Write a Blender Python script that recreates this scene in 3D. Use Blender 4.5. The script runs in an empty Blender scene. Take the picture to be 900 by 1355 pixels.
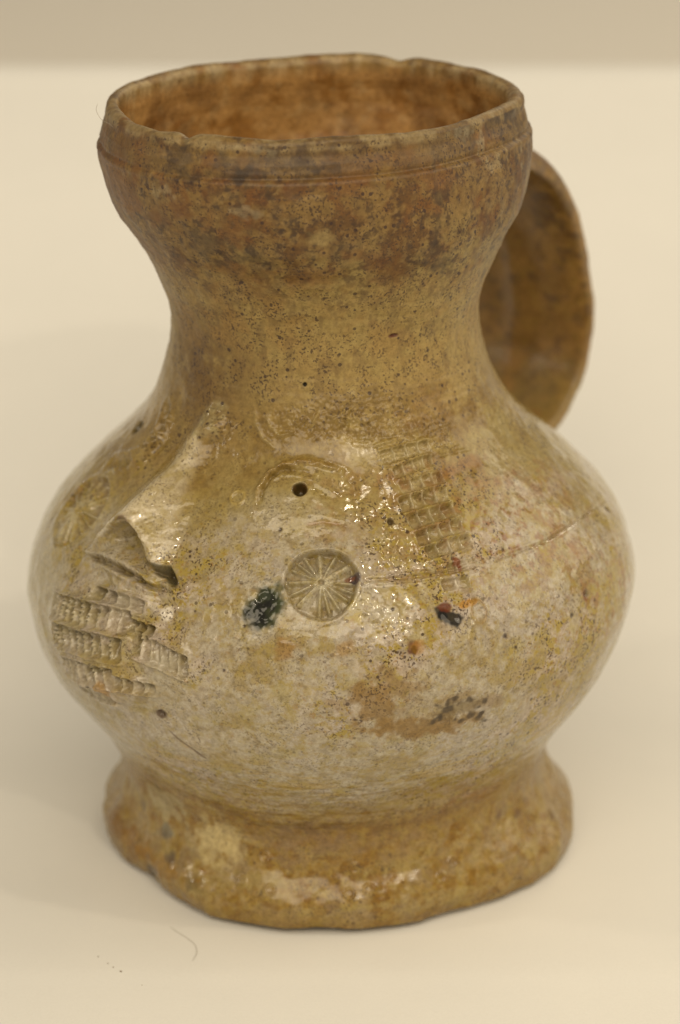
import bpy, math
import numpy as np

# ------------------------------------------------------------------ camera, world, lamps, exposure
scene = bpy.context.scene
C = scene.collection
PITCH, FPX, DIST, AIMZ = math.radians(21.5), 3445.0, 0.5, 0.0666
camd = bpy.data.cameras.new('camera')
cam = bpy.data.objects.new('camera', camd)
C.objects.link(cam)
camd.sensor_fit = 'VERTICAL'
camd.sensor_height = 23.6
camd.sensor_width = 15.7
camd.lens = 60.0
camd.clip_start = 0.01
camd.clip_end = 50
CAMP = np.array([0, -DIST * math.cos(PITCH), AIMZ + DIST * math.sin(PITCH)])
cam.location = CAMP.tolist()
cam.rotation_euler = (math.pi / 2 - PITCH, 0, 0)
camd.dof.use_dof = True
camd.dof.focus_distance = 0.452
camd.dof.aperture_fstop = 7.5
scene.camera = cam

world = bpy.data.worlds.new('World')
scene.world = world
world.use_nodes = True
bg = world.node_tree.nodes['Background']
bg.inputs[0].default_value = (1.0, 0.86, 0.65, 1)
bg.inputs[1].default_value = 0.35


def area(name, loc, aim, sx, sy, power, col):
    l = bpy.data.lights.new(name, 'AREA')
    l.shape = 'RECTANGLE'
    l.size, l.size_y = sx, sy
    l.energy = power
    l.color = col
    o = bpy.data.objects.new(name, l)
    C.objects.link(o)
    o.location = loc
    d = np.array(aim) - np.array(loc)
    from mathutils import Vector
    o.rotation_euler = Vector(d.tolist()).to_track_quat('-Z', 'Y').to_euler()
    return o


WARM = (1.0, 0.855, 0.635)
# long ceiling tubes: one row overhead to the right, one row in front above the photographer
area('ceiling_panel_front', (-0.05, -1.30, 1.15), (0, 0, 0.07), 1.90, 0.90, 18.5, WARM)
area('ceiling_panel_side', (1.35, 0.05, 0.85), (0, 0, 0.05), 1.50, 1.00, 8.5, WARM)
area('ceiling_tube_behind', (0.75, 1.60, 1.20), (0, 0, 0.05), 1.00, 0.25, 4.5, WARM)
area('spot_lamp_front', (0.42, -1.03, 0.88), (0, 0, 0.07), 0.050, 0.016, 1.5, WARM)
area('spot_lamp_high', (0.44, -0.42, 1.25), (0, 0, 0.07), 0.055, 0.018, 1.3, WARM)
area('spot_lamp_left', (-1.0, -0.15, 0.55), (0, 0, 0.09), 0.05, 0.02, 1.0, WARM)

vs = scene.view_settings
vs.view_transform = 'Standard'
vs.look = 'None'
vs.exposure = 0.04
vs.gamma = 1.0
vs.use_curve_mapping = False
cy = scene.cycles
cy.max_bounces = 6
cy.diffuse_bounces = 4
cy.glossy_bounces = 3
cy.caustics_reflective = False
cy.caustics_refractive = False


# ------------------------------------------------------------------ helpers
def proj(P):
    v = P - CAMP
    s, c = math.sin(PITCH), math.cos(PITCH)
    d = v[..., 1] * c - v[..., 2] * s
    u = v[..., 1] * s + v[..., 2] * c
    return 450 + FPX * v[..., 0] / d, 677.5 - FPX * u / d, d


def smooth(a, b, x):
    t = np.clip((x - a) / (b - a), 0, 1)
    return t * t * (3 - 2 * t)


_rng = np.random.RandomState(7)
_perm = _rng.permutation(256).astype(np.int32)
_perm = np.concatenate([_perm, _perm, _perm])
_g = _rng.normal(size=(256, 3)).astype(np.float32)
_g /= np.linalg.norm(_g, axis=1)[:, None]


def perlin(P, f, seed=0):
    q = (P * f + seed * 17.31).astype(np.float32)
    i = np.floor(q).astype(np.int32)
    r = q - i
    i &= 255
    w = r * r * r * (r * (r * 6 - 15) + 10)
    out = np.zeros(len(P), np.float32)
    for dx in (0, 1):
        a = _perm[i[:, 0] + dx]
        wx = w[:, 0] if dx else 1 - w[:, 0]
        for dy in (0, 1):
            b = _perm[a + i[:, 1] + dy]
            wy = w[:, 1] if dy else 1 - w[:, 1]
            for dz in (0, 1):
                g = _g[_perm[b + i[:, 2] + dz] & 255]
                wz = w[:, 2] if dz else 1 - w[:, 2]
                out += wx * wy * wz * (g[:, 0] * (r[:, 0] - dx) + g[:, 1] * (r[:, 1] - dy) + g[:, 2] * (r[:, 2] - dz))
    return out * 1.5


def fbm(P, f, seed=0, n=3, gain=0.55):
    o, a = 0, 1.0
    for k in range(n):
        o = o + a * perlin(P, f * 2.03 ** k, seed + k)
        a *= gain
    return o


def mesh_grid(name, V, Q):
    me = bpy.data.meshes.new(name)
    me.vertices.add(len(V))
    me.vertices.foreach_set('co', np.ascontiguousarray(V, np.float32).ravel())
    me.loops.add(Q.size)
    me.loops.foreach_set('vertex_index', Q.ravel().astype(np.int32))
    me.polygons.add(len(Q))
    me.polygons.foreach_set('loop_start', np.arange(0, Q.size, Q.shape[1], dtype=np.int32))
    me.polygons.foreach_set('use_smooth', np.ones(len(Q), bool))
    me.update(calc_edges=True)
    return me


def link(name, me, mat, parent=None):
    o = bpy.data.objects.new(name, me)
    C.objects.link(o)
    if mat:
        me.materials.append(mat)
    o.parent = parent
    return o


def srgb(r, g, b):
    return np.array([(c / 255.0 / 12.92) if c / 255.0 <= 0.04045 else ((c / 255.0 + 0.055) / 1.055) ** 2.4 for c in (r, g, b)])


LIGHTC = np.array([1.0, 0.86, 0.59])


def seen(r, g, b, k=1.0):
    """own colour of a surface that looks like this sRGB value under the warm lamps"""
    return np.clip((srgb(r, g, b) - 0.024 * LIGHTC) / LIGHTC / k, 0.006, 0.8)


# ------------------------------------------------------------------ materials
def nodes(mat):
    mat.use_nodes = True
    nt = mat.node_tree
    return nt, nt.nodes['Principled BSDF']


def N(nt, typ, **kw):
    n = nt.nodes.new(typ)
    for k, v in kw.items():
        setattr(n, k, v)
    return n


def ramp(nt, src, a, b):
    m = N(nt, 'ShaderNodeMapRange', interpolation_type='SMOOTHSTEP')
    m.inputs['From Min'].default_value = a
    m.inputs['From Max'].default_value = b
    nt.links.new(src, m.inputs['Value'])
    return m.outputs['Result']


def math2(nt, op, a, b):
    m = N(nt, 'ShaderNodeMath', operation=op)
    for i, x in enumerate((a, b)):
        if isinstance(x, (int, float)):
            m.inputs[i].default_value = x
        else:
            nt.links.new(x, m.inputs[i])
    return m.outputs[0]


def noise(nt, vec, scale, detail=2, rough=0.55):
    n = N(nt, 'ShaderNodeTexNoise')
    n.inputs['Scale'].default_value = scale
    n.inputs['Detail'].default_value = detail
    n.inputs['Roughness'].default_value = rough
    nt.links.new(vec, n.inputs['Vector'])
    return n.outputs['Fac']


def mixc(nt, fac, a, b, mode='MIX'):
    m = N(nt, 'ShaderNodeMix', data_type='RGBA', blend_type=mode)
    for sock, x in ((m.inputs[0], fac), (m.inputs[6], a), (m.inputs[7], b)):
        if isinstance(x, (int, float)):
            sock.default_value = x
        elif isinstance(x, (tuple, list, np.ndarray)):
            sock.default_value = (*[float(t) for t in x[:3]], 1)
        else:
            nt.links.new(x, sock)
    return m.outputs[2]


def stoneware():
    mat = bpy.data.materials.new('salt_glazed_stoneware')
    nt, bs = nodes(mat)
    tc = N(nt, 'ShaderNodeTexCoord').outputs['Object']
    tint = N(nt, 'ShaderNodeAttribute', attribute_name='tint').outputs['Color']
    mk = N(nt, 'ShaderNodeAttribute', attribute_name='mask')
    sp = N(nt, 'ShaderNodeSeparateColor')
    nt.links.new(mk.outputs['Color'], sp.inputs[0])
    dark, must, rough = sp.outputs[0], sp.outputs[1], sp.outputs[2]
    # slightly warped coordinates so that the specks are ragged
    col = tint
    # cloudy fine variation of value
    f = noise(nt, tc, 900, 4, 0.8)
    col = mixc(nt, 1.0, col, mixc(nt, ramp(nt, f, 0.25, 0.75), (0.74, 0.70, 0.62), (1.22, 1.22, 1.24)), 'MULTIPLY')
    # mustard glaze flecks
    f = noise(nt, tc, 560, 4, 0.7)
    col = mixc(nt, math2(nt, 'MULTIPLY', ramp(nt, f, 0.48, 0.60), math2(nt, 'MULTIPLY', must, 0.9)), col, seen(156, 128, 54))
    f = noise(nt, tc, 980, 2, 0.6)
    col = mixc(nt, math2(nt, 'MULTIPLY', ramp(nt, f, 0.58, 0.68), math2(nt, 'MULTIPLY', must, 0.7)), col, seen(146, 108, 52))
    # iron specks: small, dense; and fewer larger ones
    f = noise(nt, tc, 2300, 1, 0.5)
    f2 = noise(nt, tc, 260, 2, 0.6)
    den = math2(nt, 'MULTIPLY', ramp(nt, f2, 0.35, 0.62), dark)
    col = mixc(nt, math2(nt, 'MULTIPLY', ramp(nt, f, 0.555, 0.63), math2(nt, 'MULTIPLY', den, 0.85)), col, seen(72, 54, 38))
    v = N(nt, 'ShaderNodeTexVoronoi', feature='F1')
    v.inputs['Scale'].default_value = 760
    nt.links.new(tc, v.inputs['Vector'])
    vs_ = N(nt, 'ShaderNodeSeparateColor')
    nt.links.new(v.outputs['Color'], vs_.inputs[0])
    rad = math2(nt, 'MULTIPLY', ramp(nt, vs_.outputs[0], 0.55, 1.0), 0.30)
    hit = ramp(nt, math2(nt, 'SUBTRACT', rad, v.outputs['Distance']), -0.02, 0.07)
    col = mixc(nt, math2(nt, 'MULTIPLY', hit, math2(nt, 'MULTIPLY', dark, 0.8)), col, seen(60, 42, 30))
    nt.links.new(col, bs.inputs['Base Color'])
    r = math2(nt, 'ADD', rough, math2(nt, 'MULTIPLY', math2(nt, 'SUBTRACT', noise(nt, tc, 700, 2), 0.5), 0.12))
    nt.links.new(r, bs.inputs['Roughness'])
    bs.inputs['IOR'].default_value = 1.5
    # orange peel of the salt glaze plus pimples
    h = math2(nt, 'ADD', math2(nt, 'MULTIPLY', noise(nt, tc, 420, 2, 0.5), 1.0),
              math2(nt, 'MULTIPLY', noise(nt, tc, 1500, 1, 0.5), 0.16))
    h = math2(nt, 'SUBTRACT', h, math2(nt, 'MULTIPLY', hit, 0.10))
    b = N(nt, 'ShaderNodeBump')
    b.inputs['Strength'].default_value = 0.40
    b.inputs['Distance'].default_value = 0.00035
    nt.links.new(h, b.inputs['Height'])
    nt.links.new(b.outputs[0], bs.inputs['Normal'])
    return mat


def paper():
    mat = bpy.data.materials.new('cream_paper')
    nt, bs = nodes(mat)
    tc = N(nt, 'ShaderNodeTexCoord').outputs['Object']
    f = noise(nt, tc, 60, 5, 0.6)
    col = mixc(nt, f, (0.735, 0.735, 0.715), (0.775, 0.772, 0.75))
    g = noise(nt, tc, 2200, 2, 0.6)
    col = mixc(nt, 1.0, col, mixc(nt, g, (0.95, 0.95, 0.945), (1.04, 1.04, 1.04)), 'MULTIPLY')
    nt.links.new(col, bs.inputs['Base Color'])
    bs.inputs['Roughness'].default_value = 0.75
    b = N(nt, 'ShaderNodeBump')
    b.inputs['Strength'].default_value = 0.25
    b.inputs['Distance'].default_value = 0.0001
    nt.links.new(g, b.inputs['Height'])
    nt.links.new(b.outputs[0], bs.inputs['Normal'])
    return mat


def plain(name, rgb, rough=0.6):
    mat = bpy.data.materials.new(name)
    nt, bs = nodes(mat)
    tc = N(nt, 'ShaderNodeTexCoord').outputs['Object']
    f = noise(nt, tc, 3000, 2)
    nt.links.new(mixc(nt, f, [c * 0.7 for c in rgb], [min(1, c * 1.3) for c in rgb]), bs.inputs['Base Color'])
    bs.inputs['Roughness'].default_value = rough
    return mat


STONE = stoneware()
PAPER = paper()

# ------------------------------------------------------------------ the sheet the jug stands on
def build_backdrop():
    ctl = [(-0.60, -0.012), (-0.30, -0.0085), (-0.12, -0.0034), (-0.075, -0.0014), (-0.0625, -0.0006), (-0.056, -0.0001),
           (-0.050, 0.0), (0.0, 0.0), (0.046, 0.0), (0.056, 0.0008), (0.070, 0.0050), (0.100, 0.0160), (0.150, 0.0340),
           (0.200, 0.0540), (0.250, 0.0740), (0.285, 0.0862), (0.296, 0.0898), (0.302, 0.0900), (0.307, 0.0850), (0.310, 0.060),
           (0.312, 0.002)]
    ctl = np.array(ctl)
    # densify with a monotone-ish Hermite on chord length
    s = np.concatenate([[0], np.cumsum(np.hypot(*np.diff(ctl, axis=0).T))])
    t = np.unique(np.concatenate([np.linspace(a, b, 9) for a, b in zip(s[:-1], s[1:])]))
    def herm(k):
        d = np.diff(k) / np.diff(s)
        m = np.concatenate([[d[0]], np.where(d[:-1] * d[1:] > 0, 2 * d[:-1] * d[1:] / (d[:-1] + d[1:] + 1e-12), 0), [d[-1]]])
        i = np.clip(np.searchsorted(s, t, side='right') - 1, 0, len(s) - 2)
        h = s[i + 1] - s[i]
        q = (t - s[i]) / h
        return (2*q**3-3*q**2+1)*k[i] + (q**3-2*q**2+q)*h*m[i] + (-2*q**3+3*q**2)*k[i+1] + (q**3-q**2)*h*m[i+1]
    y, z = herm(ctl[:, 0]), herm(ctl[:, 1])
    x = np.linspace(-0.9, 0.9, 61)
    V = np.stack(np.broadcast_arrays(x[:, None], y[None], z[None]), -1).reshape(-1, 3)
    n, m = len(x), len(y)
    i, j = np.meshgrid(np.arange(n - 1), np.arange(m - 1), indexing='ij')
    a = (i * m + j).ravel()
    Q = np.stack([a, a + m, a + m + 1, a + 1], 1)
    o = link('backdrop', mesh_grid('backdrop', V, Q), PAPER)
    o['kind'] = 'structure'
    o['label'] = 'cream paper sheet under and behind the jug'
    return o


build_backdrop()


def build_table():
    x, y = np.linspace(-1.6, 1.6, 17), np.linspace(-0.9, 2.6, 15)
    V = np.stack(np.broadcast_arrays(x[:, None], y[None], np.full((1, 1), -.066)), -1).reshape(-1, 3)
    V[:, 2] = np.where(V[:, 1] > .30, -.004, -.066)
    i, j = np.meshgrid(np.arange(16), np.arange(14), indexing='ij')
    a = (i * 15 + j).ravel()
    o = link('table', mesh_grid('table', V, np.stack([a, a + 15, a + 16, a + 1], 1)), plain('beige_laminate', (.74, .71, .65), .6))
    o['kind'] = 'structure'
    o['label'] = 'beige table top beyond the paper sheet'


build_table()

# ------------------------------------------------------------------ the jug: one continuous surface
ZK = np.array([0, .006, .012, .018, .023, .028, .034, .041, .048, .055, .062, .069, .076, .082, .087, .092, .098, .104,
               .11, .116, .122, .128, .134, .14, .1435])
RK = np.array([.04584, .04619, .04299, .04142, .0431, .04607, .05054, .05482, .05723, .05837, .0571, .05367, .04765,
               .04139, .03616, .03276, .03024, .0287, .0289, .03075, .03348, .03693, .03881, .0393, .03846])
XK = np.array([.00024, -.00043, -.00091, -.00128, -.0016, -.00194, -.00226, -.00233, -.00202, -.00165, -.0013, -.00106,
               -.00109, -.00136, -.00161, -.00192, -.00233, -.00268, -.00297, -.00323, -.00341, -.00357, -.00369, -.00369,
               -.00374])


def catmull(xk, k, x):
    m = np.gradient(k, xk)
    i = np.clip(np.searchsorted(xk, x, side='right') - 1, 0, len(xk) - 2)
    h = xk[i + 1] - xk[i]
    t = (x - xk[i]) / h
    return (2*t**3-3*t**2+1)*k[i] + (t**3-2*t**2+t)*h*m[i] + (-2*t**3+3*t**2)*k[i+1] + (t**3-t**2)*h*m[i+1]


def profile():
    z = np.linspace(0.0016, .1435, 960)
    r = catmull(ZK, RK, z)
    # bottom: rounded heel and a slightly hollow base
    bz = np.array([.0030, .0028, .0022, .0012, .0004, .0003, .0006, .0010])
    br = np.array([0.0, .020, .034, .0400, .0422, .0434, .0443, .0450])
    # lip: rounded over the top, then the inner wall down to the floor
    a = np.linspace(0.0, math.pi, 26)[1:]
    tz = np.concatenate([np.linspace(.1435, .1462, 10)[1:], .1462 + .00135 * np.sin(a)])
    tr = np.concatenate([np.linspace(.03842, .03745, 10)[1:], .0361 + .00135 * np.cos(a)])
    iz = np.array([.1440, .1410, .137, .132, .127, .122, .116, .110, .104, .098, .092, .086, .080, .070, .055, .040, .028, .022, .020, .0195])
    ir = np.array([.03475, .0352, .0353, .0347, .0330, .0300, .0270, .0255, .0250, .0262, .0290, .033, .039, .048, .0525, .047, .036, .026, .012, 0.0])
    ti = np.linspace(0, len(iz) - 1, 170)
    iz2, ir2 = np.interp(ti, np.arange(len(iz)), iz), catmull(np.arange(len(iz)) * 1.0, ir, ti)
    Z = np.concatenate([bz, z, tz, iz2])
    R = np.maximum(np.concatenate([br, r, tr, ir2]), 0)
    nb, no = len(bz), len(bz) + len(z)
    return Z, R, nb, no, no + len(tz)


Zp, Rp, NB, NO, NT = profile()
# columns: dense over the side the photograph shows
thf = np.linspace(-108, 108, 900)
thb = np.linspace(108, 252, 150)[1:-1]
TH = np.radians(np.concatenate([thf, thb]))
nc, nr = len(TH), len(Zp)


def wrap_interp(deg, kd, kv):
    kd, kv = np.array(kd, float), np.array(kv, float)
    kd = np.concatenate([kd - 360, kd, kd + 360])
    kv = np.concatenate([kv, kv, kv])
    out = np.interp(deg, kd, kv)
    return out


deg = np.degrees(TH)
deg = np.where(deg > 180, deg - 360, deg)
rim_r = wrap_interp(deg, [-170, -146, -131, -113, -98, -85, -69, -56, -49, -41, -30, -18, -5, 6, 19, 32, 50, 67, 81, 93, 107, 120, 136, 148, 165, 175],
                    [.0330, .0327, .0330, .0343, .0358, .0364, .0367, .0372, .0374, .0372, .0362, .0349, .0333, .0323, .0315, .0312, .0307, .0317, .0334, .0352, .0356, .0354, .0360, .0362, .0362, .0350]) / .0352
foot_r = wrap_interp(deg, [-180, -120, -90, -79, -69, -59, -51, -41, -36, -27, -18, -9, -2, 9, 21, 29, 40, 52, 63, 72, 90, 120, 150],
                     [.0448, .0452, .0456, .0458, .0449, .0440, .0439, .0452, .0459, .0461, .0456, .0454, .0447, .0441, .0436, .0434, .0441, .0453, .0464, .0461, .0455, .045, .0445]) / .0452


def smooth_ring(a, sig):
    # periodic smoothing on the uneven ring
    g = np.linspace(-180, 180, 721)[:-1]
    o = np.argsort(deg)
    v = np.interp(g, np.concatenate([deg[o] - 360, deg[o], deg[o] + 360]), np.tile(a[o], 3))
    k = np.exp(-0.5 * (np.arange(-60, 61) * 0.5 / sig) ** 2)
    k /= k.sum()
    v = np.convolve(np.tile(v, 3), k, 'same')[720:1440]
    return np.interp(deg, np.concatenate([g, [180]]), np.concatenate([v, v[:1]]))


rim_r = smooth_ring(rim_r, 7)
foot_r = smooth_ring(foot_r, 3)
wr = smooth(.118, .146, Zp)[None, :]
wf = (1 - smooth(.004, .019, Zp))[None, :]
Rg = Rp[None, :] * (1 + wr * (rim_r[:, None] - 1)) * (1 + wf * (foot_r[:, None] - 1))
Xo = catmull(ZK, XK, np.clip(Zp, 0, .1435))
Zg = np.repeat(Zp[None, :], nc, 0)
# the lip dips and rises a little, with two nicks
lipw = smooth(.140, .1455, Zp)[None, :]
nick = -0.0011 * np.exp(-((deg + 36) / 2.2) ** 2) - 0.0010 * np.exp(-((deg - 156) / 3.5) ** 2) + .00008 * np.sin(np.radians(deg * 7)) \
    + .00025 * np.sin(np.radians(deg * 3 + 40))
Zg = Zg + lipw * nick[:, None]
# the skirt of the foot sags unevenly
sag = .0010 * np.sin(np.radians(deg * 2 + 30)) + .0007 * np.sin(np.radians(deg * 5))
Zg = Zg + (smooth(.004, .014, Zp) * (1 - smooth(.020, .030, Zp)))[None, :] * sag[:, None]
B = np.stack([Xo[None, :] + Rg * np.sin(TH)[:, None], -Rg * np.cos(TH)[:, None], Zg], -1)   # nc x nr x 3


def grid_normals(G):
    du = np.roll(G, -1, 0) - np.roll(G, 1, 0)
    dv = np.empty_like(G)
    dv[:, 1:-1] = G[:, 2:] - G[:, :-2]
    dv[:, 0] = G[:, 1] - G[:, 0]
    dv[:, -1] = G[:, -1] - G[:, -2]
    n = np.cross(du, dv)
    l = np.linalg.norm(n, axis=-1, keepdims=True)
    n = n / np.maximum(l, 1e-14)
    n[:, 0] = (0, 0, -1)
    n[:, -1] = (0, 0, 1)
    return n


NB_ = grid_normals(B)
P = B.reshape(-1, 3)
NN = NB_.reshape(-1, 3)
outer = np.zeros((nc, nr), bool)
outer[:, NB:NO + 12] = True
outer = outer.ravel()
inner = np.zeros((nc, nr), bool)
inner[:, NT - 8:] = True
inner = inner.ravel()
px, py, pd = proj(P)
facing = outer & (((CAMP - P) * NN).sum(1) > 0)
fi = np.nonzero(facing)[0]
fpx, fpy, fpd = px[fi], py[fi], pd[fi]


def S(x, y):
    """point of the jug's wall seen at this place of the photograph -> (point, normal)"""
    d = (fpx - x) ** 2 + (fpy - y) ** 2
    near = np.nonzero(d < max(4.0, d.min() * 1.5 + 1))[0]
    k = near[np.argmin(fpd[near] + 1e-5 * d[near])]
    return P[fi[k]], NN[fi[k]]


H = np.zeros(len(P), np.float32)          # height along the wall's normal, metres
Z, TD = P[:, 2], np.repeat(deg, nr)
PF = P.astype(np.float32)

# --- the potter's shape irregularities
low = fbm(PF, 28, 3, 2)
mid = fbm(PF, 110, 9, 3)
fin = fbm(PF, 420, 15, 2)
H += np.where(outer, .0005 * low + .00022 * mid + .00004 * fin, .0006 * low + .0003 * mid)
H += np.where(outer, (1 - smooth(.012, .024, Z)) * (.0007 * fbm(PF, 60, 31, 2) + .0003 * mid), 0)
throw = np.sin(Z * 2 * np.pi / .0031 + 2 * low) + .6 * np.sin(Z * 2 * np.pi / .0013 + 3 * low)
H += np.where(outer, (.000005 + .000016 * smooth(.088, .096, Z) + .00002 * (1 - smooth(.03, .045, Z))) * smooth(-.5, .5, mid + low) * throw, .00003 * throw).astype(np.float32)
# groove and ridge below the lip
zg = .1412 + .0005 * np.sin(np.radians(TD * 1.0 + 20))
H += np.where(outer, -.00036 * np.exp(-((Z - zg) / .00045) ** 2) + .00016 * np.exp(-((Z - zg + .0011) / .0005) ** 2), 0)
H += np.where(outer, -.00025 * smooth(.1408, .1418, Z) * (1 - smooth(.1448, .146, Z)), 0)

# ------------------------------------------------------------------ colour fields
n6 = fbm(PF, 480, 63, 3, .7)
col = np.zeros((len(P), 3), np.float32)
dark = np.zeros(len(P), np.float32)
must = np.zeros(len(P), np.float32)
rough = np.full(len(P), .3, np.float32)
lab = np.zeros(len(P), np.int16)


def blend(w, c):
    global col
    w = np.clip(w, 0, 1).astype(np.float32)[:, None]
    col += w * (np.asarray(c, np.float32) - col)


n1, n2, n3, n4 = fbm(PF, 45, 41, 4), fbm(PF, 130, 47, 4, .65), fbm(PF, 300, 53, 3, .65), fbm(PF, 650, 59, 2, .6)
strz = PF * np.array([1, 1, 4.5], np.float32)
streak = fbm(strz, 60, 67, 4, .6)
GREY, PINK, OLIVE, TAN, BROWN, RED, OCHRE = (seen(174, 157, 118), seen(180, 158, 121), seen(154, 132, 76), seen(153, 125, 70),
                                             seen(122, 86, 38), seen(128, 78, 44), seen(150, 117, 54))
col[:] = GREY
blend(smooth(-.3, .5, n1), PINK)
blend(.75 * smooth(.0, .55, n2 + .3 * n1), seen(162, 142, 84))
nb_ = fbm(PF, 75, 121, 4, .7)
blend(.6 * smooth(.10, .65, nb_ + .4 * n6), seen(146, 120, 58))
blend(.35 * smooth(.05, .5, n6 - .5 * nb_), seen(140, 122, 92))
blend(.22 * smooth(.15, .60, -nb_), seen(190, 174, 146))
# greener and yellower round to the right and left
side = smooth(35, 75, TD) * smooth(.025, .05, Z)
blend(.75 * side * smooth(-.6, .4, n2), seen(160, 138, 78))
blend(.5 * (1 - smooth(-80, -45, TD)), seen(152, 138, 92))
# shoulder to neck
e = Z + .006 * n1 + .004 * n2 - .004 * np.sin(np.radians(TD * 1.2 + 25)) - .004 * (1 - smooth(-50, -15, TD)) * -1
blend(smooth(.072, .084, e), OLIVE)
blend(smooth(.079, .092, e) * (.8 + .3 * n3), TAN)
blend(.85 * np.exp(-((TD + 50) / 26) ** 2) * np.exp(-((Z - .102) / .013) ** 2) * smooth(-1.6, -.2, n2), seen(98, 70, 30))
blend(.55 * np.exp(-((TD - 52) / 18) ** 2) * np.exp(-((Z - .094) / .007) ** 2) * smooth(-.4, .3, n2), seen(116, 84, 40))
blend(.55 * smooth(.080, .090, e) * (1 - smooth(.094, .102, e)) * smooth(-.2, .4, n2), seen(120, 92, 42))
n5, n6 = fbm(PF, 1000, 61, 2, .6), fbm(PF, 480, 63, 3, .7)
blend(.35 * smooth(.098, .112, Z) * smooth(-.2, .6, n2 + .3 * n3), seen(146, 110, 58))
blend(smooth(.116, .134, e) * .65, seen(130, 94, 46))
blend(.75 * smooth(.114, .127, Z + .006 * n1) * smooth(-.05, .7, n2 + .5 * n1 + .3 * n6), seen(100, 68, 34))
blend(.70 * smooth(.113, .125, Z) * smooth(.15, .65, n6 - .2 * n2), seen(84, 62, 38))
blend(.40 * smooth(.118, .127, Z) * smooth(.25, .7, n3 + .5 * n6), seen(70, 60, 50))
blend(.5 * smooth(.110, .13, Z) * smooth(.15, .6, n5 + .4 * n3), seen(160, 126, 72))
blend(.6 * smooth(.115, .13, Z) * smooth(-.1, .6, fbm(PF, 90, 77, 4, .7)), seen(124, 78, 36))
blend(.35 * smooth(.096, .104, Z) * smooth(.1, .5, fbm(PF * np.array([1, 1, .35], np.float32), 500, 71, 3)), seen(104, 80, 50))
blend(.5 * smooth(.1405, .1425, Z) * smooth(-.4, .4, n2), seen(120, 94, 54))
lipm = smooth(.1452, .1462, Z)
blend(.6 * lipm * smooth(-.5, .4, n3), seen(168, 142, 92))
# rusty veil on the right shoulder
blend(.62 * smooth(-.05, .5, n6 + .5 * n2) * np.exp(-((TD - 38) / 24) ** 2) * np.exp(-((Z - .077 + .00012 * (TD - 38)) / .0085) ** 2), seen(140, 88, 48))
blend(.5 * smooth(.1, .6, n6 + .4 * nb_) * smooth(40, 60, TD) * np.exp(-((Z - .060) / .010) ** 2), seen(146, 92, 46))
# foot: ochre, streaky, with a darker fold where it meets the belly
f_ = 1 - smooth(.021, .030, Z + .004 * streak + .002 * n2)
blend(f_ * (.8 + .3 * n3), OCHRE)
blend(.7 * f_ * smooth(0, .5, streak), seen(160, 136, 80))
blend(.6 * f_ * smooth(.0, .6, n2 + .4 * n6), seen(134, 98, 40))
blend(.5 * f_ * smooth(.1, .6, n3 + .4 * n6), seen(126, 88, 38))
blend(.45 * f_ * smooth(.1, .5, fbm(PF, 170, 83, 3)), seen(146, 124, 90))
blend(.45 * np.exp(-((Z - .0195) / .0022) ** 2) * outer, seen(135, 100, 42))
blend(.5 * (1 - smooth(.002, .005, Z)), seen(130, 100, 52))
bst = smooth(.022, .028, Z) * (1 - smooth(.036, .044, Z))
blend(.6 * bst * smooth(.05, .45, streak), seen(170, 140, 72))
dark += np.where(outer, .45 + .55 * smooth(-.3, .4, n1), .4)
dark = np.maximum(dark, .95 * outer * smooth(.088, .10, Z))
dark *= 1 - .35 * f_
must += smooth(.02, .03, Z) * (1 - smooth(.076, .09, Z)) * (.45 + .6 * smooth(-.2, .4, n1 + .5 * n2)) + .3 * f_
rough[:] = .085 + .25 * smooth(.080, .100, Z) + .16 * smooth(.094, .108, Z) + .14 * f_ + .05 * smooth(-.3, .5, n1) + .03 * n2
# inside: rusty brown, matt
ib = np.nonzero(inner)[0]
w = inner.astype(np.float32) * (1 - lipm)
blend(w, seen(158, 116, 62))
blend(.8 * w * smooth(0, .5, n2), seen(130, 88, 42))
blend(.6 * w * smooth(.2, .5, n3), seen(160, 124, 72))
blend(.5 * w * smooth(.1, .6, fbm(PF, 60, 91, 3)), seen(92, 62, 34))
rough[inner] = .5
dark[inner] = .4
must[inner] = 0

FRONT = facing | (outer & (np.abs(TD) < 115))
LAB = dict(belly=0, neck=1, rim=2, foot=3, interior=4, nose=5, mouth=6, eye=7, pupil=8, rosette_stamp=9, ladder_stamp=10,
           glaze_blob=11)
PIECES = []   # (label id) for every piece found on the wall


def near(p, R):
    box = (np.abs(PF - p.astype(np.float32)) < R).all(1) & outer
    return np.nonzero(box)[0]


def frame(p, n, rot=0.0):
    u = np.cross([0, 0, 1.0], n)
    u /= np.linalg.norm(u)
    v = np.cross(n, u)
    c, s = math.cos(math.radians(rot)), math.sin(math.radians(rot))
    return c * u + s * v, -s * u + c * v


def patch(x, y, R, rot=0.0):
    p, n = S(x, y)
    u, v = frame(p, n, rot)
    k = near(p, R)
    d = P[k] - p
    return k, d @ u, d @ v


def blend_at(k, w, c):
    w = np.clip(w, 0, 1)[:, None]
    col[k] += (w * (np.asarray(c) - col[k])).astype(np.float32)


def mark(k, m, name, n):
    lab[k[m]] = 100 * n + LAB[name]


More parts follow.
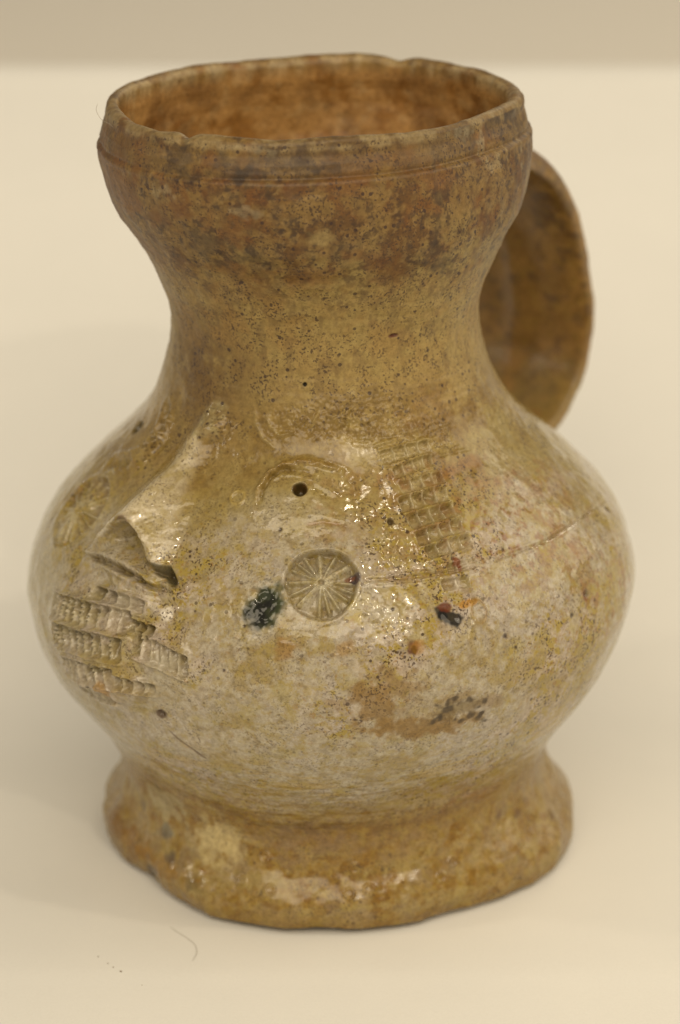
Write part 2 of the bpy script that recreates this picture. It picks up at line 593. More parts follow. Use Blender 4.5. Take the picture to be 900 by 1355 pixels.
def spot(x, y, a, b, rot, c, alpha=1.0, rag=.45, depth=0.0, gloss=None, edge=.25):
    """an irregular stain or pit; a, b are half sizes in metres"""
    k, u, v = patch(x, y, max(a, b) * 1.9, rot)
    d = np.hypot(u / a, v / b) + rag * (n3[k] + .5 * n4[k])
    m = 1 - smooth(1 - edge, 1 + edge, d)
    blend_at(k, alpha * m, c)
    must[k] *= 1 - np.clip(m * alpha, 0, 1)
    if sum(c) < .25:
        dark[k] *= 1 - .8 * np.clip(m * alpha, 0, 1)
    if depth:
        H[k] -= depth * (1 - smooth(.2, 1.1, np.hypot(u / a, v / b)))
    if gloss is not None:
        rough[k] += m * (gloss - rough[k])
    return k, m


def polyline(pts, wid, depth=0.0, ridge=0.0, c=None, alpha=.6, taper=True, off=1.9):
    """a scratched or raised line through points of the photograph"""
    Q = np.array([S(*p)[0] for p in pts])
    ctr, R = Q.mean(0), np.abs(Q - Q.mean(0)).max() + wid * 5
    k = near(ctr, R)
    X = P[k]
    best = np.full(len(k), 1e9)
    tt = np.zeros(len(k))
    L = np.concatenate([[0], np.cumsum(np.linalg.norm(np.diff(Q, axis=0), axis=1))])
    for i in range(len(Q) - 1):
        a, b = Q[i], Q[i + 1]
        ab = b - a
        t = np.clip(((X - a) @ ab) / (ab @ ab + 1e-15), 0, 1)
        d = np.linalg.norm(X - a - t[:, None] * ab, axis=1)
        m = d < best
        best[m] = d[m]
        tt[m] = (L[i] + t[m] * (L[i + 1] - L[i])) / L[-1]
    env = np.sqrt(np.clip(np.sin(np.pi * np.clip(tt, .02, .98)), 0, 1)) if taper else 1.0
    env = env * (.75 + .5 * n4[k])
    H[k] += env * (-depth * np.exp(-(best / wid) ** 2) + ridge * np.exp(-((best - off * wid) / (wid * .8)) ** 2))
    if c is not None:
        blend_at(k, alpha * env * np.exp(-(best / (wid * .9)) ** 2), c)
    return k, best, tt


# ---- nose: a pinched wedge standing off the wall; its tip juts out over a receding underside
def nose():
    p, n = S(213, 664)
    u_, v_ = frame(p, n, -3)
    k = near(p, .026)
    d = P[k] - p
    u, v = d @ u_, d @ v_
    vp = v + 1.12 * np.sqrt(u * u + .0008 ** 2) - .0009
    kv = [-.0070, -.0042, -.0026, -.0012, .0003, .0012, .0040, .0080, .0130, .0200]
    hh = np.interp(vp, kv, [0, .0032, .0054, .0082, .0108, .0113, .0100, .0062, .0026, 0])
    wid = np.interp(vp, kv, [.0110, .0108, .0106, .0104, .0102, .0100, .0092, .0076, .0056, .0036])
    x = np.abs(u + .0002 + .0004 * n2[k]) / wid
    cross = np.where(x < .16, 1 - .08 - .5 * x * x / .16, 1 - x)
    cross = np.maximum(cross, 0) ** np.interp(v, [-.010, -.002, .006], [.75, .95, 1.15])
    h = hh * cross
    out = np.array([n[0], n[1], 0.0]) / np.hypot(n[0], n[1])
    DIRN[k] += (h[:, None] * (out * .97 + np.array([0, 0, -.04]))).astype(np.float32)
    on = smooth(.0006, .003, h)
    blend_at(k, .80 * on, seen(182, 162, 118))
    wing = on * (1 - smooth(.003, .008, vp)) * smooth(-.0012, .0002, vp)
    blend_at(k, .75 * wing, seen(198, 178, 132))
    blend_at(k, .6 * (1 - smooth(-.0016, -.0006, vp)) * smooth(.0004, .002, h), seen(146, 126, 84))  # underside darkened in the colour for the shadow below the wing
    blend_at(k, .6 * smooth(.05, .5, n3[k]) * on, seen(154, 132, 76))
    tip = smooth(.0082, .0098, h) * (1 - smooth(.0004, .0016, vp))
    blend_at(k, .85 * tip, seen(92, 64, 36))
    mark(k, h > .0008, 'nose', 1)
    return p


DIRN = np.zeros_like(PF)
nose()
spot(192, 706, .0013, .0012, -20, seen(92, 80, 50), .85, .2, .0014)  # nostril pit; the shadow under the tip is put into its colour
spot(222, 757, .0034, .0010, -42, seen(84, 76, 52), .85, .2, .0014, .15)  # nostril slot, with the shade inside it painted dark

polyline([(232, 600), (262, 575), (288, 560)], .0016, -.0009)
spot(285, 566, .0022, .003, 0, seen(186, 172, 122), .35, .9, -.0008, .12, .8)  # glossy bump; its pale tint paints the highlight on the bridge

# ---- the beard is a cushion of clay laid on, the cheeks swell a little
def pad(x, y, a, b, rot, h):
    k, u, v = patch(x, y, max(a, b) * 1.6, rot)
    H[k] += h * (1 - smooth(.45, 1.15, np.hypot(u / a, v / b) + .06 * n2[k]))


pad(122, 856, .0155, .0110, -14, .0028)
pad(215, 868, .0085, .0050, -25, .0008)
pad(170, 762, .0110, .0040, -30, .0016)
pad(392, 655, .0120, .0080, 0, .0006)
# ---- mouth: two lips squeezed together
polyline([(104, 722), (131, 733), (160, 744), (195, 762), (225, 780), (244, 786)], .0009, -.0013, 0, seen(190, 174, 136), .3)
k, b, t = polyline([(112, 731), (135, 741), (160, 752), (195, 771), (232, 785)], .00060, .0018, 0, seen(104, 84, 46), .8)
mark(k, (b < .0013) & (t > 0) & (t < 1), 'mouth', 1)
polyline([(120, 741), (150, 757), (180, 773), (215, 786), (240, 788)], .0007, -.0012, 0)
polyline([(128, 748), (160, 768), (200, 784)], .0005, .0005, 0, seen(130, 108, 62), .5)
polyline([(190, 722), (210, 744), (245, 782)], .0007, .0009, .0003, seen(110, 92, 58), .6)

# ---- right eye
DARKC = seen(70, 58, 36)
polyline([(336, 682), (340, 658), (348, 638), (358, 625), (375, 614), (398, 610), (424, 613), (450, 621)], .00060, -.0009, 0, seen(150, 112, 60), .4)
polyline([(342, 672), (347, 650), (357, 631), (374, 621), (395, 622), (412, 627)], .0005, .0009, .0003, seen(120, 94, 46), .5)
polyline([(410, 646), (427, 655), (447, 666)], .0008, .0004, .0001, seen(150, 128, 66), .5)
polyline([(405, 694), (430, 691), (455, 694)], .0004, .0003, 0, seen(142, 86, 46), .7)
k, u, v = patch(393, 650, .010)
m = np.hypot((u + .0002) / .0068, (v + .0002) / .0036) < 1
mark(k, m, 'eye', 1)
H[k] += .0006 * np.exp(-(u / .0055) ** 2 - (v / .0036) ** 2)
k, m = spot(397, 649, .00135, .0014, 0, DARKC, .95, .12, .0022, .35, .15)
mark(k, m > .5, 'pupil', 1)
# ---- left eye, turned towards the edge
k, u, v = patch(181, 570, .010)
mark(k, np.hypot(u / .0085, v / .0052) < 1, 'eye', 2)
k, m = spot(181, 564, .0016, .0016, 0, seen(84, 72, 46), .9, .1, .0020, .35, .2)
mark(k, m > .5, 'pupil', 2)
polyline([(219, 540), (216, 560), (206, 579), (191, 596), (170, 609), (146, 610)], .0010, .0020, .0009, seen(124, 108, 66), .55)
polyline([(224, 552), (215, 575), (200, 597), (176, 616)], .0010, -.0016)
# ---- scratches for the hair over the brow, and a worn stamp
polyline([(337, 543), (338, 562), (346, 578), (362, 592)], .00035, -.00035, 0, seen(176, 152, 92), .5)
polyline([(350, 550), (358, 566), (372, 577)], .00035, -.0003, 0, seen(176, 152, 92), .5)
polyline([(352, 578), (375, 575), (392, 568)], .0003, -.00025, 0)
polyline([(425, 540), (414, 558), (413, 574)], .0003, -.0003, 0, seen(170, 146, 88), .4)
polyline([(452, 560), (458, 545), (476, 537), (498, 538), (512, 548)], .0004, -.0003, .0001)
polyline([(455, 572), (470, 582), (492, 584)], .0004, .0003, -.0001)
for (x, y, R, A_) in ((500, 555, .0085, .00030), (430, 555, .0070, .00022), (570, 575, .0070, .00026), (370, 560, .005, .0002)):
    k, u, v = patch(x, y, R * 1.3)
    q = PF[k]
    H[k] += A_ * (1 - smooth(.5, 1.1, np.hypot(u, v * 1.5) / R)) * (perlin(q, 900, 15) + .7 * perlin(q, 1700, 16))
    blend_at(k, .35 * (1 - smooth(.5, 1.1, np.hypot(u, v * 1.5) / R)) * smooth(-.1, .5, n6[k]), seen(112, 84, 42))
for (x, y) in ((520, 600), (508, 585), (560, 582), (545, 570), (590, 590)):
    polyline([(x - 14, y + 5), (x + 2, y - 1), (x + 20, y - 5)], .0004, -.0004, 0, seen(172, 148, 88), .4)
polyline([(575, 604), (600, 598), (625, 592)], .00035, .0004, 0, seen(120, 96, 46), .5)


# ---- round stamps pressed into the cheeks
def rosette(x, y, R, n, rot, depth, idx, tone, squash=1.0):
    k, u, v = patch(x, y, R * 1.5)
    v = v / squash
    d = np.hypot(u, v) / R
    a = np.arctan2(v, u) + math.radians(rot)
    # uneven fan of ribs
    ph = a + .16 * np.sin(2 * a + 1) + .07 * np.sin(5 * a)
    d = d * (1 + .02 * np.sin(3 * a + 2) + .03 * n2[k])
    s = ph * n / (2 * np.pi)
    rib = np.abs(s - np.round(s)) * 2 * np.pi / n * d * R        # distance to rib in metres
    m = 1 - smooth(.93, 1.04, d + .03 * n3[k])
    fade = .55 + .45 * np.cos(a - math.radians(60 + rot))
    dish = depth * m * (.35 + .65 * smooth(.15, .95, d)) * (.55 + .8 * fade)
    rr = np.exp(-(rib / .00033) ** 2) * m * smooth(.04, .12, d) * (1 - smooth(.86, 1.0, d))
    H[k] += -dish + rr * depth * .75 + .00028 * fade * np.exp(-((d - 1.07) / .07) ** 2)
    H[k] += m * depth * .3 * np.exp(-(d / .12) ** 2)
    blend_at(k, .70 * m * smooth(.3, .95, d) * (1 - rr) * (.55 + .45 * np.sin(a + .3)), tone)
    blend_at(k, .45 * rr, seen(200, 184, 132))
    blend_at(k, .35 * m * smooth(.1, .6, n3[k]), seen(150, 122, 62))
    mark(k, d < 1.03, 'rosette_stamp', idx)


rosette(425, 771, .0063, 15, 8, .0015, 1, seen(128, 108, 62))
rosette(103, 674, .0076, 14, 0, .0009, 2, seen(134, 110, 78))
spot(470, 764, .0009, .0011, 20, seen(70, 58, 62), .8, .3)
spot(463, 762, .0009, .0004, 20, seen(140, 84, 46), .6, .4)


# ---- ladder stamps: rows of little cells with thin walls between
def ladder(a, b, hpx, cells, depth, idx, slant=0.0, c=None, bow=.0):
    A, nA = S(*a)
    Bp, nB = S(*b)
    M, nM = S((a[0] + b[0]) / 2, (a[1] + b[1]) / 2)
    e = Bp - A
    L = np.linalg.norm(e)
    e /= L
    f = np.cross(nM, e)
    k = near(M, L * .75 + .003)
    d = P[k] - (A + Bp) / 2
    s, q = d @ e, d @ f
    hh = hpx * 1.42e-4 / 2
    q = q + bow * (1 - (2 * s / L) ** 2) * hh
    q = q + .00018 * n2[k] + .00010 * n3[k]
    s2 = s - slant * q + .00022 * n2[k] + .00012 * n6[k]
    t = (s2 / L + .5) * cells
    tc = np.abs(t - np.round(t)) * L / cells               # distance to a wall
    inside = smooth(-.00025, .00025, L / 2 - np.abs(s2)) * smooth(-.00030, .00030, hh - np.abs(q) - .22 * hh * (1 - np.minimum(tc / (L / cells / 2), 1)) * (q < 0))
    wall = np.exp(-(tc / .00024) ** 2)
    cell = inside * (1 - wall)
    amt = depth * (.55 + .9 * smooth(-.4, .5, n2[k] + .4 * n3[k]))
    H[k] += -amt * cell * (.65 + .35 * q / hh) + (.0006 if idx == 2 else .00035) * np.exp(-((np.abs(q) - hh * 1.14) / .00036) ** 2) * smooth(-.0005, .0004, L / 2 - np.abs(s2))
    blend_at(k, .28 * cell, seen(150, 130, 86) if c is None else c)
    blend_at(k, .5 * inside * wall, seen(202, 184, 138))  # paler walls: highlights along the ridges put into the colour
    must[k] *= 1 - .7 * inside
    dark[k] *= 1 - .6 * inside
    mark(k, inside > .5, 'ladder_stamp', idx)


rows = [((505, 607), (570, 590), 17), ((523, 626), (574, 609), 15), ((531, 646), (589, 631), 17), ((531, 668), (593, 653), 20),
        ((541, 690), (603, 674), 19), ((553, 711), (613, 695), 18), ((567, 731), (626, 715), 17)]
for i, (a, b, h) in enumerate(rows):
    ladder(a, b, h, 4, .0011, 1, .10 if i % 2 else -.05, seen(178, 158, 112))
ladder((592, 752), (632, 744), 13, 3, .0007, 1)
ladder((586, 776), (624, 769), 15, 2, .0008, 1)
beard = [((70, 799), (176, 826), 29, 11, -.12), ((127, 785), (192, 806), 17, 4, .1), ((75, 831), (168, 859), 27, 10, -.15),
         ((80, 866), (162, 893), 25, 8, -.1), ((181, 850), (249, 886), 27, 6, -.3), ((100, 898), (156, 920), 22, 5, 0), ((160, 896), (205, 914), 17, 4, 0),
         ((172, 826), (206, 838), 15, 3, 0)]
for i, (a, b, h, c_, sl) in enumerate(beard):
    ladder(a, b, h, c_, .0018, 2, sl, seen(152, 136, 98))

# ---- mould line round the belly
polyline([(480, 768), (520, 766), (560, 761), (600, 757), (640, 746)], .00035, .0004, .0004, seen(140, 100, 50), .5)
polyline([(655, 740), (690, 728), (715, 718), (745, 702), (775, 682), (800, 664)], .0003, .0004, .00015, seen(122, 96, 50), .6)

# ---- kiln spots, stains and pits (place in the photograph -> place on the wall)
BLK, RST, ORG = seen(34, 36, 36), seen(104, 58, 26), seen(178, 122, 36)
k, m = spot(350, 801, .0031, .0044, -24, seen(62, 66, 38), .96, .3, .0003, .2, .3)
mark(k, m > .5, 'glaze_blob', 1)
spot(345, 806, .0020, .0036, -20, seen(26, 30, 20), .95, .5, .0001, .16, .5)
spot(350, 788, .0009, .0009, 0, seen(96, 100, 70), .35, .9, .0003, .1)
spot(597, 817, .0020, .0013, -30, BLK, .95, .5, .0003, .08)
spot(586, 812, .0008, .0013, 40, BLK, .9, .4)
spot(591, 802, .0015, .0008, -20, RST, .9, .4)
spot(620, 798, .0022, .0006, 5, ORG, .8, .4)
spot(547, 856, .0011, .0014, 0, RST, .8, .4)
spot(548, 860, .0005, .0009, 0, BLK, .95, .2)
spot(553, 856, .0011, .0014, 0, ORG, .4, .4)
spot(377, 859, .0019, .0019, 0, seen(148, 112, 58), .8, .6, 0, None, .5)
spot(456, 858, .0018, .0011, 30, seen(156, 122, 66), .75, .6, 0, None, .5)
spot(607, 744, .0006, .0014, 15, seen(124, 62, 26), .8, .4)
spot(219, 812, .0013, .0014, 0, seen(224, 206, 164), .95, .25, -.0004)
spot(134, 905, .0008, .0009, 0, seen(56, 46, 36), .95, .1, .0014)
spot(148, 908, .0015, .0018, 0, seen(164, 122, 54), .7, .4)
spot(210, 946, .0011, .0009, 30, seen(90, 68, 46), .85, .4, .0008)
spot(517, 688, .0006, .0007, 0, seen(96, 78, 50), .9, .2, .0008)
spot(805, 673, .0012, .0006, -50, seen(84, 64, 32), .9, .2, .0006)
spot(403, 510, .0004, .0004, 0, BLK, .95, .1, .0005)
spot(523, 445, .0010, .0004, 0, seen(92, 50, 28), .9, .2, .0005)
spot(427, 318, .0018, .0014, 0, seen(176, 148, 88), .6, .6, 0, None, .6)
for (x, y, r) in ((760, 815, .0005), (671, 843, .0005), (685, 858, .0003), (712, 888, .0004), (268, 887, .0003), (295, 888, .0003), (778, 786, .0009),
                  (640, 792, .0004), (520, 805, .0003), (370, 700, .0004), (322, 828, .0003), (730, 820, .0004)):
    spot(x, y, r, r, 0, seen(60, 44, 26), .85, .5, r * .4, None, .5)
for (x, y, a, b, al) in ((735, 640, .006, .003, .35), (770, 760, .002, .004, .4), (757, 712, .0022, .003, .45), (663, 640, .005, .0015, .5),
                         (700, 655, .006, .003, .4), (778, 785, .001, .0016, .8), (560, 535, .006, .003, .25), (455, 700, .004, .002, .35),
                         (440, 640, .004, .002, .35), (600, 625, .006, .0012, .6), (540, 624, .003, .0012, .6)):
    spot(x, y, a, b, 10, seen(140, 92, 50), al * .7, 1.6, 0, None, .9)
# brown scum stain low on the belly
for (x, y, a, b, rot, al) in ((545, 966, .0085, .0022, -3, .85), (600, 960, .0060, .0015, 8, .7), (500, 938, .0036, .0056, 30, .8), (522, 914, .005, .0032, 0, .7),
                              (605, 925, .004, .0012, 0, .5), (650, 930, .003, .002, 0, .5), (465, 932, .0035, .0008, 0, .5), (560, 945, .010, .004, 0, .25)):
    spot(x, y, a, b, rot, seen(138, 106, 54), al, .7, 0, .3, .4)
spot(611, 941, .0044, .0021, 8, seen(118, 98, 60), .6, 1.3, .0003, .5, .7)
for q_ in range(16):
    spot(611 + 34 * math.sin(q_ * 2.4), 941 + 15 * math.cos(q_ * 1.7), .0007, .0005, 15 * q_, seen(78, 64, 44), .8, 1.2, .0001, None, .5)
spot(290, 1112, .0045, .0040, 0, seen(196, 172, 116), .8, .6, -.0006, .35, .5)
spot(215, 1060, .006, .004, 0, seen(182, 166, 120), .5, .9)
for (x, y, a_, b_, c_, al) in ((152, 1085, .004, .003, (126, 86, 36), .6), (200, 1140, .006, .0016, (150, 108, 34), .7), (196, 1152, .0020, .0010, (66, 64, 56), .7),
                              (175, 1120, .004, .002, (140, 98, 32), .6), (215, 1100, .0012, .001, (92, 92, 84), .6), (206, 1040, .0014, .0012, (100, 78, 46), .7),
                              (186, 1065, .0012, .001, (104, 80, 48), .6), (222, 1133, .0012, .001, (92, 80, 66), .7), (254, 1170, .0016, .0012, (100, 84, 50), .5),
                              (640, 1050, .006, .003, (140, 92, 44), .45), (672, 1040, .005, .004, (152, 122, 44), .5), (662, 1078, .0012, .0008, (96, 64, 34), .7),
                              (686, 1078, .0010, .0007, (96, 64, 34), .7), (646, 1150, .0010, .0008, (96, 66, 34), .6), (730, 1080, .0008, .0008, (96, 66, 34), .6),
                              (350, 1215, .010, .0012, (150, 120, 62), .5), (470, 1120, .009, .004, (128, 92, 44), .45), (400, 1110, .008, .003, (136, 108, 74), .5),
                              (420, 1095, .012, .0010, (104, 76, 40), .5), (320, 1075, .008, .0012, (116, 86, 40), .5), (560, 1085, .010, .0010, (116, 84, 38), .45)):
    spot(x, y, a_, b_, 0, seen(*c_), al, 1.1, 0, None, .7)
spot(248, 990, .0046, .0003, -38, seen(96, 72, 50), .7, .3, .0002)
for (x, y, w_) in ((585, 262, .0014), (584, 285, .0012), (580, 310, .0011), (577, 335, .0016), (583, 350, .0016), (640, 366, .001), (300, 235, .0022), (315, 242, .001),
                   (280, 330, .003), (340, 345, .002), (330, 240, .002), (400, 215, .002), (440, 215, .0016), (360, 213, .002), (235, 205, .003), (682, 150, .0030), (655, 158, .0024), (672, 140, .0022), (620, 172, .0018)):
    spot(x, y, w_, w_ * 1.1, 0, seen(70, 56, 42), .5, 1.4, 0, None, .6)
for (x, y, a, b) in ((642, 185, .0004, .0022), (640, 205, .0003, .0018), (655, 222, .0016, .0012), (672, 205, .0003, .0014), (620, 175, .0014, .0008),
                     (220, 255, .002, .001), (320, 280, .002, .0008), (690, 190, .0003, .003), (698, 235, .0003, .003), (310, 182, .004, .0006)):
    spot(x, y, a, b, -8, seen(190, 170, 126), .32, 1.9, 0, .6, .9)
# ring-shaped bubbles of the glaze
def ring(x, y, R, h=.0003, c=None, sq=1.0):
    k, u, v = patch(x, y, R * 2)
    d = np.hypot(u, v / sq)
    g = np.exp(-((d - R) / (.25 * R)) ** 2)
    H[k] += h * g
    if c is not None:
        blend_at(k, .6 * g, c)


ring(634, 808, .0014, .0003, seen(150, 112, 44), 1.5)
ring(315, 658, .0013, .0003, seen(176, 146, 74))
ring(640, 850, .0022, .0002, seen(150, 124, 66), 1.6)
for (x, y) in ((463, 1182), (357, 1176), (490, 1176), (585, 1160), (470, 1150), (350, 1135), (318, 1165), (600, 1140)):
    ring(x, y, .0009, .00025)
# puckered glaze that breaks the lamps' reflections into squiggles
for (x, y, R, A_) in ((510, 820, .0065, .00011), (530, 725, .006, .00011), (290, 566, .004, .0002), (600, 735, .006, .00011), (150, 850, .012, .00012), (350, 801, .0045, .00022)):
    k, u, v = patch(x, y, R * 1.4)
    q = PF[k]
    H[k] += A_ * (1 - smooth(.5, 1.1, np.hypot(u, v) / R)) * (perlin(q, 700, 5) + .6 * perlin(q, 1300, 6))

# ------------------------------------------------------------------ displaced wall, split into its parts
V = P + NN * H[:, None] + DIRN
G = V.reshape(nc, nr, 3)
G[:, 0] = G[:, 0].mean(0)
G[:, -1] = G[:, -1].mean(0)
V = G.reshape(-1, 3)
V[:, 2] = np.maximum(V[:, 2], .0)
VN = grid_normals(V.reshape(nc, nr, 3)).reshape(-1, 3)

zone = np.zeros(len(P), np.int16)
zone[Z > .0895] = LAB['neck']
zone[Z > .1405] = LAB['rim']
zone[Z < .0195] = LAB['foot']
zi = np.repeat(np.arange(nr)[None], nc, 0).ravel()
zone[(zi >= NT - 3)] = LAB['interior']
zone[zi < NB] = LAB['foot']
lab = np.where((lab > 0) & (zone != LAB['interior']), lab, zone)

i, j = np.meshgrid(np.arange(nc), np.arange(nr - 1), indexing='ij')
a = (i * nr + j).ravel()
b = (((i + 1) % nc) * nr + j).ravel()
QUADS = np.stack([a, b, b + 1, a + 1], 1)
FL = lab[QUADS[:, 0]]


def jug_piece(name, quads, parent, VV=V, NV=VN):
    used, inv = np.unique(quads, return_inverse=True)
    me = mesh_grid(name, VV[used], inv.reshape(quads.shape))
    at = me.attributes.new('tint', 'FLOAT_COLOR', 'POINT')
    c4 = np.ones((len(used), 4), np.float32)
    c4[:, :3] = np.clip(COL[used], 0, 1)
    at.data.foreach_set('color', c4.ravel())
    at = me.attributes.new('mask', 'FLOAT_COLOR', 'POINT')
    c4[:, 0], c4[:, 1], c4[:, 2] = DK[used], MU[used], RO[used]
    at.data.foreach_set('color', c4.ravel())
    me.normals_split_custom_set_from_vertices(NV[used].tolist())
    return link(name, me, STONE, parent)


jug = bpy.data.objects.new('face_jug', None)
C.objects.link(jug)
jug.empty_display_size = .02
jug['label'] = 'mottled brown and grey glazed stoneware jug with a face on its round belly'
jug['category'] = 'jug'

# body tone by zone: rusty neck, pinkish grey belly, ochre foot
tone = np.ones((len(P), 3), np.float32)
up = smooth(.076, .094, Z)[:, None]
tone = tone * (1 - up) * np.array([.93, .90, .88], np.float32) + up * np.array([.96, .92, .78], np.float32) * (1 - .22 * smooth(.112, .13, Z)[:, None])
fz = (f_ * outer)[:, None]
tone = tone * (1 - fz) + fz * np.array([.88, .84, .70], np.float32)
tone[inner] = (1.15, 1.15, 1.15)
col *= tone
rough -= .03 * np.exp(-((TD + 42) / 18) ** 2) * np.exp(-((Z - .053) / .014) ** 2)
beardz = np.exp(-((TD + 42) / 16) ** 2) * np.exp(-((Z - .053) / .012) ** 2)
must *= 1 - .75 * beardz
dark *= 1 - .4 * beardz
COL, DK, MU, RO = col, np.clip(dark, 0, 1), np.clip(must, 0, 1), np.clip(rough, .06, 1)
ids = {v: k for k, v in LAB.items()}
made = {}
plabel = {500: 'pinched wedge nose with a worn dark tip', 107: 'eye with a round dark hole under a curved lid',
          109: 'round ribbed stamp in the middle of the belly', 209: 'round ribbed stamp beyond the nose, by the jug\'s edge',
          110: 'column of little square cells pressed beside the round stamp', 210: 'beard of ladder-like rows pressed under the mouth',
          207: 'eye half hidden round the edge, above the nose'}
order = sorted(set(FL.tolist()), key=lambda q: (ids[q % 100] == 'pupil', q))
for q in order:
    nm = ids[q % 100]
    par = jug
    if nm == 'pupil':
        par = made[100 * (q // 100) + LAB['eye']]
    elif q >= 100:
        par = made[LAB['belly']]
        if nm == 'eye':
            par = jug
        else:
            par = jug
    o = jug_piece(nm, QUADS[FL == q], par)
    if q in plabel:
        o['label'] = plabel[q]
    made[q] = o

# ------------------------------------------------------------------ handle: a broad strap behind and to the right
def build_handle():
    az = math.radians(143)
    h = np.array([math.sin(az), -math.cos(az), 0])
    t = np.array([-h[1], h[0], 0]) * -1
    ctl = np.array([(.0300, .1290), (.0390, .1300), (.0470, .1290), (.0552, .1245), (.0612, .1184), (.0660, .1111), (.0698, .1025), (.0722, .0939),
                    (.0722, .0858), (.0702, .0784), (.0652, .0722), (.0590, .0680), (.0530, .0635), (.0470, .0600)])
    s = np.arange(len(ctl)) * 1.0
    q = np.linspace(0, len(ctl) - 1, 260)
    R, Zc = catmull(s, ctl[:, 0], q), catmull(s, ctl[:, 1], q)
    wid = np.interp(q, [0, 2, 6, 9, 11, 13], [.036, .031, .0310, .030, .028, .027])
    thk = np.interp(q, [0, 3, 8, 13], [.0070, .0056, .0050, .0064])
    dR, dZ = np.gradient(R), np.gradient(Zc)
    l = np.hypot(dR, dZ)
    nR, nZ = dZ / l * -1, dR / l           # outward side
    m = 160
    ang = np.linspace(0, 2 * np.pi, m, endpoint=False)
    ce, se = np.cos(ang), np.sin(ang)
    su = np.sign(ce) * np.abs(ce) ** .62
    sv = np.sign(se) * np.abs(se) ** .75
    U = su[None, :] * wid[:, None] / 2
    # outer face ribbed, inner face gently hollow with one finger ridge
    Vv = sv[None, :] * thk[:, None] / 2
    Vv = Vv + np.where(sv[None, :] > 0, .0007 * np.cos(U / wid[:, None] * 2 * np.pi * 2.5), -.0006 * np.exp(-((U + .002) / .0025) ** 2)) * (1 - np.abs(su[None, :]) ** 4)
    Vv = Vv - .0012 * (U / .015) ** 2
    ctr = np.stack([R * h[0] - .0030, R * h[1], Zc], 1)
    nv = np.stack([nR * h[0], nR * h[1], nZ], 1)
    Pn = ctr[:, None] + U[..., None] * t + Vv[..., None] * nv[:, None]
    F = Pn.reshape(-1, 3).astype(np.float32)
    dirs = (Pn - ctr[:, None]).reshape(-1, 3)
    dirs /= np.linalg.norm(dirs, axis=1)[:, None]
    F = F + dirs * (.0006 * fbm(F, 50, 5, 2) + .00025 * fbm(F, 180, 8, 3))[:, None]
    G = F.reshape(len(q), m, 3)
    n = np.cross(np.roll(G, -1, 1) - np.roll(G, 1, 1), np.gradient(G, axis=0))
    n /= np.linalg.norm(n, axis=-1, keepdims=True)
    sgn = np.sign((n * (G - ctr[:, None])).sum(-1).mean())
    n *= sgn
    i, j = np.meshgrid(np.arange(len(q) - 1), np.arange(m), indexing='ij')
    a = (i * m + j).ravel()
    b = (i * m + (j + 1) % m).ravel()
    Q = np.stack([a, b, b + m, a + m], 1)
    if sgn < 0:
        Q = Q[:, ::-1]
    global COL, DK, MU, RO
    X = F.astype(np.float32)
    c = np.zeros((len(X), 3), np.float32)
    c[:] = seen(138, 102, 54)
    def bl(w, cc):
        w = np.clip(w, 0, 1)[:, None]
        c[:] = c + w * (np.asarray(cc, np.float32) - c)
    a1, a2, a3 = fbm(X, 60, 101, 3), fbm(X, 140, 103, 3), fbm(X, 320, 107, 3)
    bl(.8 * smooth(.0, .5, a1), seen(104, 74, 38))
    bl(.7 * smooth(.05, .5, a2), seen(158, 118, 62))
    bl(.6 * smooth(.15, .5, a3), seen(96, 74, 54))
    bl(.7 * (1 - smooth(.072, .086, X[:, 2] + .004 * a1)), seen(140, 112, 58))
    bl(.6 * (1 - smooth(.062, .09, X[:, 2])) * smooth(.1, .4, a2), seen(150, 98, 50))
    edge = np.repeat(np.abs(su)[None], len(q), 0).ravel()
    bl(.2 * smooth(.93, 1.0, edge), seen(150, 122, 76))  # strap edges tinted paler, a painted thin highlight
    COL = c
    DK = np.full(len(X), .4, np.float32)
    MU = np.full(len(X), .2, np.float32)
    RO = np.full(len(X), .38, np.float32)
    o = jug_piece('handle', Q, jug, F, n.reshape(-1, 3))
    return o


build_handle()


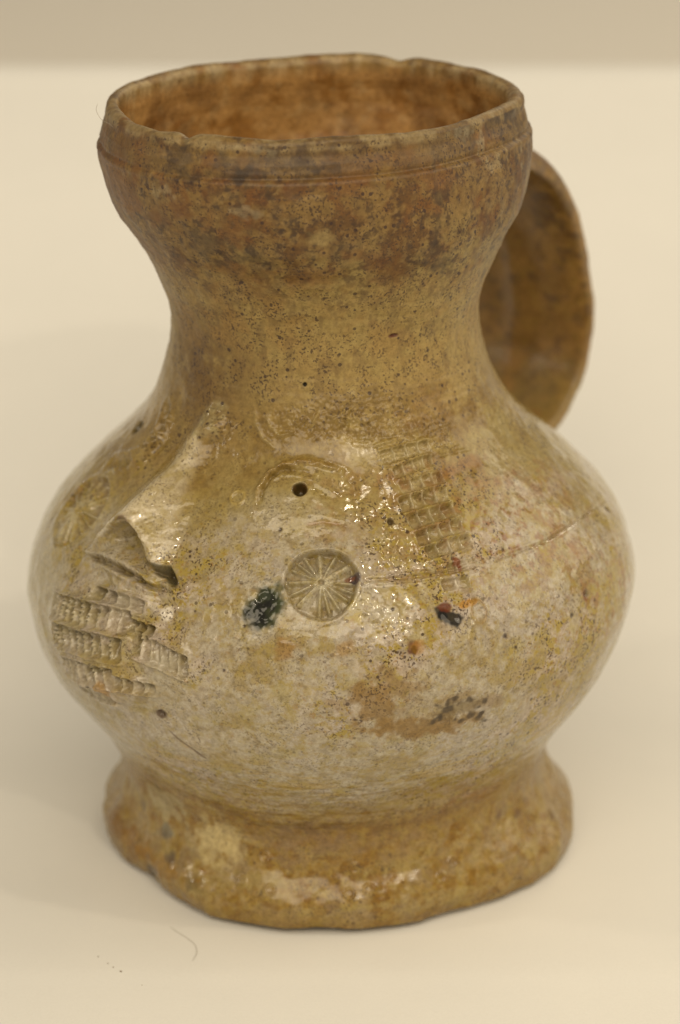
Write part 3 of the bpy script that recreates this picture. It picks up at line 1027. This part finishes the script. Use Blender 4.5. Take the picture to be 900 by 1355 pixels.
# ------------------------------------------------------------------ small loose things
def fibre(name, pts, rad, mat, label, cat):
    cu = np.array(pts, float)
    s = np.arange(len(cu)) * 1.0
    q = np.linspace(0, len(cu) - 1, 12 * len(cu))
    c = np.stack([catmull(s, cu[:, k], q) for k in range(3)], 1)
    d = np.gradient(c, axis=0)
    d /= np.linalg.norm(d, axis=1)[:, None]
    u = np.cross(d, [.1, .2, 1.0])
    u /= np.linalg.norm(u, axis=1)[:, None]
    v = np.cross(d, u)
    a = np.linspace(0, 2 * np.pi, 6, endpoint=False)
    r = rad * np.clip(np.minimum(np.arange(len(q)) + 1, len(q) - np.arange(len(q))) / 6, .25, 1)
    G = c[:, None] + r[:, None, None] * (np.cos(a)[None, :, None] * u[:, None] + np.sin(a)[None, :, None] * v[:, None])
    n = len(q)
    i, j = np.meshgrid(np.arange(n - 1), np.arange(6), indexing='ij')
    a_ = (i * 6 + j).ravel()
    b_ = (i * 6 + (j + 1) % 6).ravel()
    o = link(name, mesh_grid(name, G.reshape(-1, 3), np.stack([a_, b_, b_ + 6, a_ + 6], 1)), mat)
    o['label'] = label
    o['category'] = cat
    return o


def ground(x, y, z=0.0):
    s, c = math.sin(PITCH), math.cos(PITCH)
    a, b = (x - 450) / FPX, -(y - 677.5) / FPX
    r = np.array([a, c + b * s, -s + b * c])
    t = (z - CAMP[2]) / r[2]
    return CAMP + t * r


hairm = plain('grey_hair', (.28, .24, .18))
fibre('hair', [ground(x, y, .00008) for x, y in ((225, 1226), (236, 1234), (250, 1243), (259, 1252), (260, 1262), (254, 1272))], .00003, hairm,
      'fine curled grey hair lying on the paper in front of the foot', 'hair')
p, n = S(150, 170)
e = np.array([p + n * .0002, p + np.array([-.0008, -.0004, .0008]), p + np.array([-.0022, -.001, .0018]), p + np.array([-.0030, -.001, .0034]), p + np.array([-.0027, -.001, .0046])])
fibre('lint_fibre', e, .00003, hairm, 'pale wisp of lint curling off the edge of the rim', 'lint')
specm = plain('brown_dust', (.16, .11, .06))
rs = np.random.RandomState(3)
for idx, (x, y, r, lb) in enumerate(((160, 1286, .00022, 'largest dark dust speck on the paper, below the foot\'s edge'),
                            (150, 1280, .00013, 'small dust speck just above the largest speck'),
                            (143, 1275, .00012, 'middle one of a trail of small dust specks on the paper'),
                            (130, 1266, .00012, 'small dust speck at the far end of the trail'),
                            (188, 1304, .00012, 'lone pale dust speck low on the paper'))):
    g = ground(x, y, 0)
    z0 = 0.0 if g[1] > -.0560 else np.interp(g[1], [-.075, -.0625, -.056], [-.0014, -.0006, -.0001])
    g = ground(x, y, z0)
    import bmesh
    bm = bmesh.new()
    bmesh.ops.create_icosphere(bm, subdivisions=2, radius=r)
    for vt in bm.verts:
        vt.co *= 1 + rs.uniform(-.25, .25)
        vt.co.z *= .6
    me = bpy.data.meshes.new('dust_speck')
    bm.to_mesh(me)
    bm.free()
    o = link('dust_speck', me, specm)
    o.location = (g[0], g[1], z0 + r * .45)
    o['label'] = lb
    o['category'] = 'dust speck'
    o['group'] = 'dust specks on the paper'
